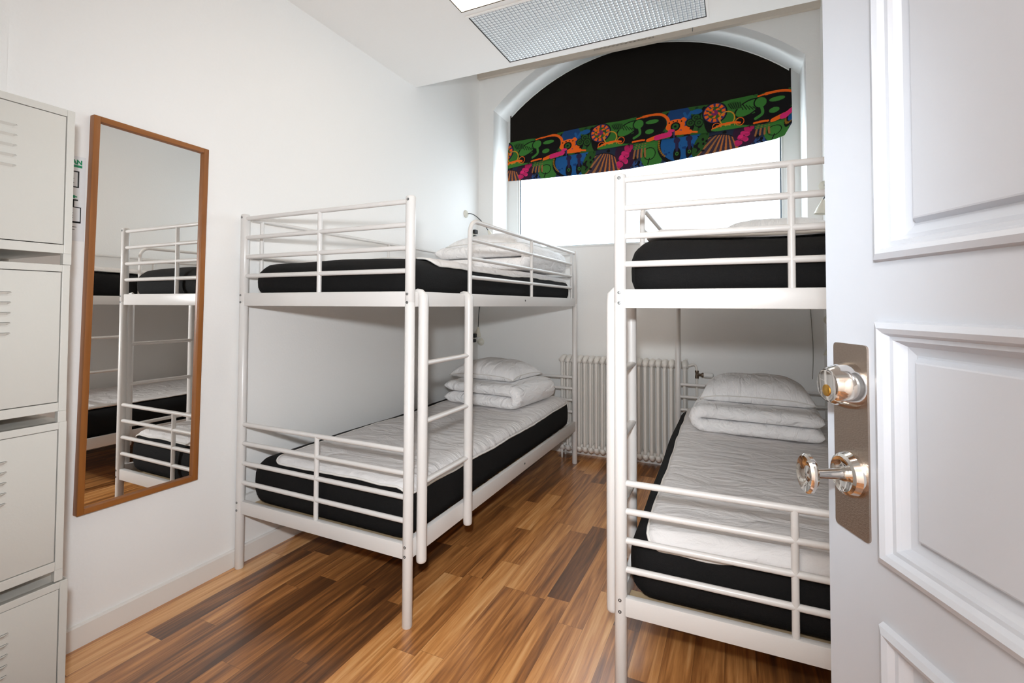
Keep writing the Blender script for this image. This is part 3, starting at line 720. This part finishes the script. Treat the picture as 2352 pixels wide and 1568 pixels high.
def duvet(bed, label, cx, cy, z, wx, ly, fold, th, rot, seed, top_shift=0., layers=2):
    """duvet folded over itself: C-shaped section in local x, extruded along y"""
    rz = (0 if bed == 'L' else RA)+rot
    t = tag(thing('folded_duvet', label, 'duvet', lw(bed, cx, cy, z), rz), label, 'duvet', 'folded white duvets')
    bm = NB(); N1, N2 = 72, 34; sg = fold; hw = wx/2
    gap = th*1.02; Lf = wx-gap*.5
    tot = 2*Lf+pi*gap/2
    def path(s_):
        """returns point & normal in xz for s_ in [0,tot], starts at open end of lower layer"""
        if s_ < Lf: return Vector((-sg*hw+sg*s_, 0, th/2)), Vector((0, 0, -1))
        if s_ < Lf+pi*gap/2:
            a = (s_-Lf)/(gap/2); c_ = Vector((-sg*hw+sg*Lf, 0, th/2+gap/2))
            d = Vector((sg*math.sin(a), 0, -math.cos(a))); return c_+d*gap/2, d
        q = s_-Lf-pi*gap/2; return Vector((-sg*hw+sg*Lf-sg*q*(1-top_shift), 0, th/2+gap)), Vector((0, 0, 1))
    T_, B_ = [], []
    for i in range(N1+1):
        u = 2*i/N1-1; u = math.copysign(1-(1-abs(u))**1.5, u); s_ = tot*(u+1)/2; c_, n_ = path(s_); ta, tb = [], []
        for j in range(N2+1):
            v = 2*j/N2-1; v = math.copysign(1-(1-abs(v))**1.6, v)
            rr_ = th*.62
            du, dv_ = min(s_, tot-s_), (1-abs(v))*ly/2
            k = math.sqrt(max(0, 1-(1-min(du/rr_, 1))**2))*math.sqrt(max(0, 1-(1-min(dv_/rr_, 1))**2))
            q = Vector((s_*3.5+seed, v*ly*2.8, seed)); nn = noise.noise(q)*.010+noise.noise(q*2.7)*.006+noise.noise(q*6)*.002
            quilt = -.006*math.exp(-((((v+1)*ly/2) % .22)-.11)**2/.0002)
            wyy = ly/2*v*(1+.04*noise.noise(Vector((s_*2, seed, 3))))
            half = th/2*k
            flat = 1 if n_.z < -.5 else .6
            p = c_+Vector((0, wyy, 0))
            inner = .92
            outn = max(0, nn+quilt)*flat+min(0, nn+quilt)
            P1 = p+n_*(half+(outn if n_.z > -.5 else 0)*k); P2 = p-n_*(half*inner)
            P1.z = max(P1.z, .001)
            ta.append(bm.verts.new(P1)); tb.append(bm.verts.new(P2))
        T_.append(ta); B_.append(tb)
    for i in range(N1):
        for j in range(N2):
            bm.faces.new((T_[i][j], T_[i][j+1], T_[i+1][j+1], T_[i+1][j])); bm.faces.new((B_[i][j], B_[i+1][j], B_[i+1][j+1], B_[i][j+1]))
    ring = [(0, j) for j in range(N2)]+[(i, N2) for i in range(N1)]+[(N1, j) for j in range(N2, 0, -1)]+[(i, 0) for i in range(N1, 0, -1)]
    for (i, j), (i2, j2) in zip(ring, ring[1:]+ring[:1]): bm.faces.new((T_[i][j], B_[i][j], B_[i2][j2], T_[i2][j2]))
    bmesh.ops.remove_doubles(bm, verts=bm.verts, dist=.0004)
    o_ = link('duvet_cover', bm, 'duvet', t, smooth=True)
    mo = o_.modifiers.new('s', 'SMOOTH'); mo.factor = .5; mo.iterations = 2
    bm = NB(); tube(bm, [(-sg*(hw-.004), ly/2*v_*.86, th*.5+.002) for v_ in np.linspace(-1, 1, 20)], .0028, 6)
    link('duvet_seam', bm, 'piping', t, smooth=True)
    return t
def pillow(bed, label, cx, cy, z, wx, ly, h, rot, seed, tilt=0., tilty=0., dent=0.):
    rz = (0 if bed == 'L' else RA)+rot
    t = thing('pillow', label, 'pillow', lw(bed, cx, cy, z), rz, 'white pillows')
    N1, N2 = 44, 34; bm = NB(); T_, B_ = [], []
    rim = []
    for i in range(N1+1):
        u = 2*i/N1-1; ta, tb = [], []
        for j in range(N2+1):
            v = 2*j/N2-1
            pin_x = 1-.10*(1-abs(v)**2)*0-.07*(1-v*v)*abs(u)**3; pin_y = 1-.08*(1-u*u)*abs(v)**3
            x = wx/2*u*pin_x; y = ly/2*v*pin_y
            pr = max(0, (1-abs(u)**2.6))**.50*max(0, (1-abs(v)**2.6))**.50
            q = Vector((x*5+seed, y*5, seed)); nn = noise.noise(q)*.012+noise.noise(q*2.6)*.006
            e = noise.noise(Vector((x*14, y*14, seed)))*.004*(1-pr)
            ed = .006+e+.0
            zz = h*.42; lift = zz-.0
            zt = lift+h*.58*pr+nn*pr-dent*pr*math.exp(-(u*u+v*v)*3)
            zb_ = lift-h*.42*min(1, pr*1.7)+0*nn
            sag = -lift*.75*(abs(u)**4*.5+abs(v)**4*.5)*1
            zt += sag+ed*.3; zb_ += sag-.003
            zz_t = max(zt, .006)+tilt*x+tilty*y; zz_b = max(zb_, .0)+tilt*x+tilty*y
            ta.append(bm.verts.new((x, y, zz_t))); tb.append(bm.verts.new((x, y, zz_b)))
        T_.append(ta); B_.append(tb)
    for i in range(N1):
        for j in range(N2):
            bm.faces.new((T_[i][j], T_[i][j+1], T_[i+1][j+1], T_[i+1][j])); bm.faces.new((B_[i][j], B_[i+1][j], B_[i+1][j+1], B_[i][j+1]))
    ring = [(0, j) for j in range(N2)]+[(i, N2) for i in range(N1)]+[(N1, j) for j in range(N2, 0, -1)]+[(i, 0) for i in range(N1, 0, -1)]
    for (i, j), (i2, j2) in zip(ring, ring[1:]+ring[:1]): bm.faces.new((T_[i][j], B_[i][j], B_[i2][j2], T_[i2][j2]))
    pts = [tuple((T_[i][j].co+B_[i][j].co)/2) for i, j in ring]
    link('pillow_case', bm, 'pillow', t, smooth=True)
    bm = NB(); tube(bm, pts, .0032, 6, closed=True); link('pillow_seam', bm, 'piping', t, smooth=True)
    return t

ZL0, ZL1, ZU0, ZU1 = .273, .490, 1.207, 1.378
mattress('L', ZL0, ZL1, 'black mattress on the lower bunk of the left bed', 3.3, sag=.010)
mattress('R', ZL0, ZL1, 'black mattress on the lower bunk of the right bed', 8.1, sag=.006)
mattress('L', ZU0, ZU1, 'black mattress on the upper bunk of the left bed', 5.7, sag=.008)
mattress('R', ZU0, ZU1+.014, 'black mattress on the upper bunk of the right bed', 1.9, sag=.0)
pad('L', ZL1, 'light grey quilted pad over the left lower mattress, hanging over its edge', 2.2, .150, .912, .040, 1.975, edge_wave=.004, ms=(3.3, ZL1-ZL0, .010))
pad('R', ZL1, 'wrinkled grey quilted pad over the right lower mattress, with white piping', 6.4, .070, .93, .004, 1.975, ms=(8.1, ZL1-ZL0, .006))
pad('L', ZU1, 'light quilted pad on the left upper mattress', 4.1, .05, .90, .22, 1.975, ms=(5.7, ZU1-ZU0, .008))
pad('R', ZU1+.014, 'light quilted pad on the right upper mattress', 9.3, .065, .90, .085, 1.975, thick=.030, ms=(1.9, ZU1+.014-ZU0, 0.))
duvet('L', 'folded white duvet under the pillow on the left lower bunk', .500, 1.63, ZL1+.018, .57, .56, 1, .078, -.12, 1.5)
duvet('R', 'folded white duvet under the pillow on the right lower bunk', .455, 1.55, ZL1+.018, .60, .56, -1, .070, -.045, 4.4)
duvet('L', 'folded white duvet on the left upper bunk beside the window', .52, 1.60, ZU1+.032, .70, .66, 1, .085, -.05, 7.5)
duvet('R', 'folded white duvet on the right upper bunk below the window', .55, 1.62, ZU1+.062, .64, .58, -1, .066, 0, 2.5)
pillow('L', 'white pillow on the folded duvet of the left lower bunk', .45, 1.67, ZL1+.018+.163, .53, .42, .125, -.10, 1.2)
pillow('R', 'white pillow on the folded duvet of the right lower bunk', .455, 1.62, ZL1+.018+.148, .56, .43, .135, -.03, 3.8)
pillow('L', 'white pillow on the folded duvet of the left upper bunk', .44, 1.68, ZU1+.032+.180, .60, .44, .11, -.1, 6.1)
pillow('R', 'white pillow on the folded duvet of the right upper bunk', .56, 1.66, ZU1+.062+.140, .56, .42, .11, 0, 7.9)

# ------------------------------------------------------------ radiator
rt_ = thing('radiator', 'old white column radiator under the window between the beds', 'radiator', BW(1.29, 0, -.10))
r0, r1 = .812, 1.762; ns = 21; pit = (r1-r0)/ns
for k in range(ns):
    c_ = r0+pit*(k+.5); bm = NB()
    for o_ in (-.160, -.105, -.05):
        tube(bm, [BW(c_, z, o_) for z in (.105, .13, .72, .745)], [.012, .0115, .0115, .012], 10)
    for z, sg in ((.755, 1), (.095, -1)):
        # header loop of the section
        pts = [BW(c_, z-sg*.012, -.160-.004), BW(c_, z+sg*.010, -.157), BW(c_, z+sg*.021, -.135), BW(c_, z+sg*.023, -.105), BW(c_, z+sg*.021, -.075), BW(c_, z+sg*.010, -.053), BW(c_, z-sg*.012, -.046)]
        tube(bm, pts, [.015, .019, .021, .0215, .021, .019, .015], 12)
    for z in (.758, .092):
        tube(bm, [BW(c_-pit/2, z, -.105), BW(c_+pit/2, z, -.105)], .021, 12)
    link('radiator_section', bm, 'rad', rt_, smooth=True, world=True)
for s_ in (r0+.02, r1-.02):
    for o_ in (-.15, -.06):
        bm = NB(); tube(bm, [BW(s_, .085, o_), BW(s_, .0, o_)], [.010, .008], 10); link('radiator_foot', bm, 'rad', rt_, smooth=True, world=True)
bm = NB(); lathe(bm, BW(r0, .758, -.105), (-1, 0, 0), [(0, .018), (.012, .018), (.014, .012), (.022, .010), (.024, .004)], 14); link('air_bleed_plug', bm, 'rad', rt_, auto=A40, world=True)
bm = NB(); tube(bm, bez(BW(r1, .758, -.105), BW(1.80, .775, -.105), BW(1.815, .775, -.10), BW(1.818, .725, -.10)), .0085, 10)
link('supply_elbow', bm, 'rad', rt_, smooth=True, world=True)
bm = NB(); vx = 1.818
tube(bm, [BW(vx, .727, -.10), BW(vx, .72, -.10), BW(vx, .705, -.10), BW(vx, .68, -.10), BW(vx, .672, -.10)], [.013, .014, .010, .013, .012], 12)
tube(bm, [BW(vx, .698, -.10), BW(vx+.028, .698, -.105), BW(vx+.034, .698, -.106), BW(vx+.045, .698, -.107)], [.010, .010, .016, .016], 14)
link('valve_body', bm, 'valve', rt_, auto=A40, world=True)
bm = NB(); lathe(bm, BW(vx+.046, .698, -.107), (1, -.02, 0), [(0, .0165), (.006, .0185), (.05, .0185), (.060, .016), (.064, .009)], 20); link('thermostat_head', bm, 'frame', rt_, auto=A40, world=True)
bm = NB(); tube(bm, [BW(vx, .675, -.10), BW(vx, .0, -.10)], .0085, 10); link('supply_pipe', bm, 'rad', rt_, smooth=True, world=True)
bm = NB(); tube(bm, bez(BW(r1, .092, -.105), BW(r1+.02, .092, -.105), BW(r1+.035, .09, -.10), BW(r1+.035, .0, -.10)), .0085, 10); link('return_pipe', bm, 'rad', rt_, smooth=True, world=True)
bm = NB(); tube(bm, [BW(1.745, .0, -.03), BW(1.745, .80, -.03)], .009, 10); link('riser_pipe', bm, 'rad', rt_, smooth=True, world=True)

# ------------------------------------------------------------ bedside lamps
def gooseneck(label, base, n, path, tip, d, L_=.075, r_=.030, wall=True):
    """wall rosette, flexible black neck and cream bell shade"""
    t = thing('reading_lamp', label, 'lamp', base, group='reading lamps beside the bunks')
    n = Vector(n)
    if wall:
        bm = NB(); lathe(bm, base, n, [(0, .033), (.006, .033), (.014, .026), (.020, .012), (.024, .008)], 24); link('wall_rosette', bm, 'plastic', t, auto=A40, world=True)
    bm = NB(); tube(bm, path, .0036, 8); link('flexible_neck', bm, 'cable', t, smooth=True, world=True)
    d = Vector(d).normalized(); bm = NB()
    lathe(bm, tip, d, [(-.012, .006), (0, .011), (.012, .014), (L_*.55, r_*.72), (L_, r_), (L_, r_-.002), (L_*.6, r_*.6), (.02, .008)], 24)
    sh = link('lamp_shade', bm, 'shade', t, auto=A40, world=True)
    bm = NB(); lathe(bm, Vector(tip)+d*L_*.45, d, [(0, .008), (L_*.3, .014), (L_*.45, .012), (L_*.5, .004)], 14); link('light_bulb', bm, 'plastic', t, smooth=True, world=True)
    return t
b0 = Vector((0, 3.315, 1.958)); tp = Vector((.150, 3.455, 1.820))
gooseneck('reading lamp with black bent neck above the left upper bunk', b0, (1, 0, 0), bez(b0+Vector((.022, 0, 0)), b0+Vector((.08, .01, .012)), tp+Vector((-.03, -.06, .08)), tp+Vector((-.004, -.004, .008))), tp, (.35, .2, -.75), .07, .028)
b1 = BW(.034, .862, 0); tp1 = BW(.034, .985, -.055)
gooseneck('cream reading lamp hanging over the left lower bunk in the corner', b1, (0, -1, 0), bez(BW(.034, 1.20, -.02), BW(.034, 1.12, -.05), BW(.034, 1.06, -.05), BW(.034, .99, -.055)), tp1, (-.05, -.05, -1), .075, .032)
b2 = BW(2.600, 1.97, -.10-.002); tp2 = BW(2.585, 1.865, -.15)
gooseneck('cream reading lamp over the right upper bunk beside the door edge', b2, (0, -1, 0), bez(b2+Vector((0, -.02, 0)), b2+Vector((.01, -.10, .02)), tp2+Vector((.02, -.03, .05)), tp2), tp2, (-.12, 0, -1), .085, .042)
b3 = BW(2.620, 1.10, -.102); tp3 = BW(2.625, .955, -.15)
gooseneck('reading lamp over the right lower bunk, almost hidden by the door', b3, (0, -1, 0), bez(b3+Vector((0, -.02, 0)), b3+Vector((-.02, -.08, 0)), tp3+Vector((-.03, -.02, .08)), tp3), tp3, (-.15, 0, -1), .085, .036)
# black plugs in the corner and loose cord
def plug(label, y, z):
    t = thing('plug', label, 'plug', (0, y, z), group='black plugs in the left corner')
    bm = NB(); box(bm, 0, .012, y-.036, y+.036, z-.042, z+.042, .004); link('socket_plate', bm, 'plastic', t, auto=A40, world=True)
    bm = NB(); box(bm, .012, .040, y-.022, y+.024, z+.004, z+.040, .008); box(bm, .012, .034, y-.020, y+.022, z-.036, z-.008, .008); link('plug_body', bm, 'plug', t, auto=A40, world=True)
plug('black plug in a wall socket behind the left upper bunk rail', 3.44, 1.800)
plug('black plug in a wall socket behind the left lower ladder stile', 3.435, .900)
bm = NB(); tube(bm, [BW(2.535+.006*math.sin(z*9), z, -.006) for z in np.linspace(1.19, .70, 22)], .0022, 6)
tag(link('lamp_cord', bm, 'greycord', smooth=True), 'thin grey cord hanging on the wall above the right lower bunk', 'cord')

# ------------------------------------------------------------ mirror
mr = thing('wall_mirror', 'tall narrow mirror in a warm wooden frame on the left wall', 'mirror', (.0, .884, .46))
rotm = Matrix.Translation((0, .884, .46)) @ Matrix.Rotation(math.radians(-.8), 4, 'X') @ Matrix.Translation((0, -.884, -.46))
ya, yb, za, zb = .681, 1.089, .456, 1.853; fwid, dpt = .020, .030
def mpiece(name, y0, y1, z0, z1, m, bev=.0022):
    bm = NB(); box(bm, .002, dpt, y0, y1, z0, z1, bev); bm.transform(rotm); return link(name, bm, m, mr, auto=A40, world=True)
mpiece('frame_stile', ya, ya+fwid, za, zb, 'oak'); mpiece('frame_stile', yb-fwid, yb, za, zb, 'oak')
mpiece('frame_rail', ya+fwid, yb-fwid, za, za+fwid, 'oakh'); mpiece('frame_rail', ya+fwid, yb-fwid, zb-fwid, zb, 'oakh')
bm = NB(); box(bm, .012, .016, ya+fwid-.004, yb-fwid+.004, za+fwid-.004, zb-fwid+.004); bm.transform(rotm); link('mirror_glass', bm, 'mirror', mr, world=True)

# ------------------------------------------------------------ evacuation sign behind the lockers
sg = thing('evacuation_sign', 'white evacuation notice with green heading, behind the lockers beside the mirror', 'sign', (0, .59, 1.55))
bm = NB(); box(bm, 0, .002, .49, .6925, 1.405, 1.700); link('sign_sheet', bm, 'paper', sg, world=True)
def flat(name, rects, m):
    bm = NB()
    for y0, y1, z0, z1 in rects: box(bm, .002, .0026, y0, y1, z0, z1)
    link(name, bm, m, sg, world=True)
flat('green_rule', [(.505, .682, 1.661, 1.669)], 'green')
cu = bpy.data.curves.new('heading', 'FONT'); cu.body = 'AN'; cu.size = .021; cu.extrude = .0003; cu.offset = .0010; cu.align_x = 'RIGHT'
to = bpy.data.objects.new('heading_tmp', cu); COL.objects.link(to); bpy.context.view_layer.update()
me = bpy.data.meshes.new_from_object(to.evaluated_get(bpy.context.evaluated_depsgraph_get())); bpy.data.objects.remove(to)
me.name = 'sign_heading'; me.transform(Matrix(((0, 0, 1, .0026), (1, 0, 0, .682-.59), (0, 1, 0, 1.6725-1.55), (0, 0, 0, 1))))
me.materials.append(M['green']); ho = bpy.data.objects.new('sign_heading', me); COL.objects.link(ho); ho.parent = sg
def outline(y0, y1, z0, z1, w=.0028): return [(y0, y1, z0, z0+w), (y0, y1, z1-w, z1), (y0, y0+w, z0, z1), (y1-w, y1, z0, z1)]
flat('plan_drawing', outline(.53, .674, 1.590, 1.648, .004)+[(.60, .603, 1.60, 1.64), (.64, .66, 1.62, 1.622), (.64, .66, 1.605, 1.607)]+outline(.60, .6815, 1.467, 1.523)+[(.655, .662, 1.523, 1.548), (.655, .672, 1.544, 1.549), (.60, .6815, 1.467, 1.473)]+[(.645, .660, 1.50-.008*k, 1.502-.008*k) for k in range(3)]+[(.64, .67, 1.452, 1.454), (.64, .665, 1.443, 1.445)], 'ink')
flat('green_symbol', [(.655, .664, 1.553, 1.563), (.664, .670, 1.556, 1.560)], 'green')

# ------------------------------------------------------------ lockers
LX = .40; LY0, LY1 = .115, .495
def locker():
    t = thing('locker', '', 'locker', (0, 0, 0), group='stack of small cream lockers')
    w = LY1-LY0; H = .40
    x0 = -.395
    bm = NB(); th = .0015
    box(bm, x0, -.002, 0, .002, .0, H); box(bm, x0, -.002, w-.002, w, .0, H); box(bm, x0, -.002, .002, w-.002, H-.002, H); box(bm, x0, -.002, .002, w-.002, 0, .002); box(bm, x0, x0+.002, 0, w, 0, H)
    # folded front frame
    for a in ((0, .017, 0, H), (w-.017, w, 0, H), (.017, w-.017, 0, .024), (.017, w-.017, H-.019, H)):
        box(bm, -.020, 0, *a, .0015)
    link('locker_body', bm, 'locker', t)
    bm = NB(); box(bm, -.018, -.016, .0165, w-.0165, .0235, H-.0185); link('door_gap', bm, 'gap', t)
    bm = NB(); g = .0022; box(bm, -.015, -.0015, .017+g, w-.017-g, .024+g, H-.019-g*.7, .0012)
    d = link('locker_door', bm, 'locker', t, auto=A40)
    for k in range(5):
        bm = NB(); z = H-.082-k*.0262; c = w/2+.005
        prof = [(0, 0), (.001, .004), (.0052, .0095), (.0060, .0105), (.0052, .0108), (0, .0112)]
        A_, B_ = [], []
        N_ = 14; rings = []
        for q in range(N_+1):
            f = q/N_; y = c-.068+.136*f; sc = min(1, math.sin(pi*min(f, 1-f)/.16) if min(f, 1-f) < .08 else 1); sc = max(sc, .02)
            rings.append([bm.verts.new((-.0015+px*sc, y, z+pz-.0056)) for px, pz in prof])
        for a_, b_ in zip(rings[:-1], rings[1:]):
            for i in range(5): bm.faces.new((a_[i], a_[i+1], b_[i+1], b_[i]))
        link('vent_louvre', bm, 'locker', d, smooth=False)
        bm = NB(); box(bm, -.0014, -.0011, c-.066, c+.066, z+.0048, z+.0064); link('vent_slit', bm, 'gap', d)
    for fy in (0, w-.018):
        for fx in (-.018, x0):
            bm = NB(); box(bm, fx, fx+.018, fy, fy+.018, -.030, 0, .001); link('foot', bm, 'locker', t)
    bm = NB(); lathe(bm, (-.0015, .040, H/2), (1, 0, 0), [(0, .011), (.004, .011), (.006, .008), (.007, .003)], 18); link('door_lock', bm, 'chrome', d, auto=A40)
    return t
def copy_tree(o_, parent=None):
    c_ = o_.copy(); COL.objects.link(c_)
    if parent is not None: c_.parent = parent
    for ch in [q for q in list(bpy.data.objects) if q.parent == o_]: copy_tree(ch, c_)
    return c_
l0 = locker()
spots = [(1.325, 0, 'cream metal locker, topmost of the stack at the left edge'), (.894, -.002, 'cream metal locker second from the top of the left stack'),
         (.464, .000, 'cream metal locker third from the top of the left stack'), (.030, .012, 'cream metal locker at the bottom of the left stack, on the floor')]
for i, (z, dx, lab) in enumerate(spots):
    l = l0 if i == 0 else copy_tree(l0)
    l.location = (LX, LY0+dx, z); l['label'] = lab

# ------------------------------------------------------------ open door
E0 = Vector((2.1794, .5142, 0)); aD = .424; dv = Vector((math.sin(aD), -math.cos(aD), 0)); nv = Vector((-math.cos(aD), -math.sin(aD), 0))   # nv: face seen by the camera
DWD, DH, DT = .86, 2.04, .040
def DP(x, z, d=0.): return E0+dv*x+Vector((0, 0, z))+nv*d
# lean of the leaf seen in the photograph is ignored; leaf stays plumb
bm = NB()
panels = [(.086, .772, 1.228, 1.93), (.086, .772, .912, 1.166), (.086, .772, .14, .850)]
def faceside(bm, sgn, base):
    xs = sorted({0, DWD, .088, .772}); 
    # stiles and rails
    def fq(x0, x1, z0, z1, d): quad(bm, DP(x0, z0, d), DP(x1, z0, d), DP(x1, z1, d), DP(x0, z1, d))
    fq(0, .086, 0, DH, base); fq(.772, DWD, 0, DH, base)
    zs = [0]+sorted([z for p in panels for z in p[2:4]])+[DH]
    for a, b in zip(zs[0::2], zs[1::2]): fq(.086, .772, a, b, base)
    for x0, x1, z0, z1 in panels:
        # bead moulding, recess, raised field
        st = [(0, 0), (.002, .006), (.008, .0085), (.013, .006), (.016, .0005), (.020, .0), (.022, -.004), (.026, -.010), (.034, -.0125), (.036, -.0125), (.040, -.0060), (.0415, -.0055)] 
        prev = None
        for ins, dp in st:
            c_ = [DP(x0+ins, z0+ins, base+sgn*dp), DP(x1-ins, z0+ins, base+sgn*dp), DP(x1-ins, z1-ins, base+sgn*dp), DP(x0+ins, z1-ins, base+sgn*dp)]
            if prev:
                for i in range(4): quad(bm, prev[i], prev[(i+1) % 4], c_[(i+1) % 4], c_[i])
            prev = c_
        quad(bm, *prev)
faceside(bm, 1, 0.); faceside(bm, -1, -DT)
for a, b in (((0, 0), (DWD, 0)), ((DWD, 0), (DWD, DH)), ((DWD, DH), (0, DH)), ((0, DH), (0, 0))):
    quad(bm, DP(*a, 0), DP(*b, 0), DP(*b, -DT), DP(*a, -DT))
bmesh.ops.remove_doubles(bm, verts=bm.verts, dist=1e-5)
bm.transform(Matrix.Translation((0, 0, .008)))
door = struct('door_1', bm, 'door')
# lock plate
def rrect(x0, x1, z0, z1, r, n=5):
    o_ = []
    for cx, cz, a0 in ((x1-r, z1-r, 0), (x0+r, z1-r, 90), (x0+r, z0+r, 180), (x1-r, z0+r, 270)):
        for k in range(n+1): a = math.radians(a0+90*k/n); o_.append((cx+r*math.cos(a), cz+r*math.sin(a)))
    return o_
bm = NB(); o1 = rrect(.0155, .0715, .930, 1.1455, .005)
f0 = [bm.verts.new(DP(x, z, 0)) for x, z in o1]; f1 = [bm.verts.new(DP(x, z, .0022)) for x, z in o1]
for i in range(len(o1)): j = (i+1) % len(o1); bm.faces.new((f0[i], f0[j], f1[j], f1[i]))
bm.faces.new(f1)
plate = link('lock_plate', bm, 'steel', door, auto=A40); plate['label'] = 'brushed steel lock plate'
bm = NB(); cyc = DP(.0445, 1.098, .002); lathe(bm, cyc, nv, [(0, .0270), (.006, .0265), (.024, .0205), (.0265, .0190), (.0272, .0165)], 36)
cy = link('lock_cylinder', bm, 'chrome', plate, auto=math.radians(25))
bm = NB(); lathe(bm, DP(.0445, 1.092, .0292), nv, [(0, .0068), (.0010, .0066), (.0014, .0055)], 20); link('keyhole_core', bm, 'brass', plate, auto=A40)
bm = NB()
hc = DP(.0445, .997, .002)
lathe(bm, hc, nv, [(0, .0255), (.004, .0255), (.010, .0225), (.0120, .0195), (.0095, .0145), (.009, .008)], 36); link('turn_rose', bm, 'chrome', plate, auto=math.radians(25))
bm = NB()
lathe(bm, hc+nv*.008, nv, [(0, .0085), (.004, .0078), (.010, .0060), (.036, .0055), (.042, .0070)], 24)
# oval thumb turn
c0 = hc+nv*.050; a1 = Vector((0, 0, 1)); a2 = dv
rings = []
for d, k in ((-.0065, .25), (-.0055, .80), (-.0015, 1.0), (.0020, 1.0), (.0045, .90), (.0030, .62), (.0005, .40), (.002, .12)):
    rings.append([bm.verts.new(c0+nv*d+a1*math.cos(q)*.0225*k+a2*math.sin(q)*.0165*k) for q in [2*pi*i/40 for i in range(40)]])
for a_, b_ in zip(rings[:-1], rings[1:]):
    for i in range(40): bm.faces.new((a_[i], a_[(i+1) % 40], b_[(i+1) % 40], b_[i]))
bm.faces.new(rings[0]); bm.faces.new(rings[-1])
link('thumb_turn', bm, 'chrome', plate, auto=math.radians(35))
# door frame around the doorway
bm = NB()
for a in ((1.60, 1.63, FY-.16, FY+.012, 0, 2.09), (2.55, 2.58, FY-.16, FY+.012, 0, 2.09), (1.60, 2.58, FY-.16, FY+.012, 2.06, 2.09)): box(bm, *a)
struct('trim_4', bm, 'frame')
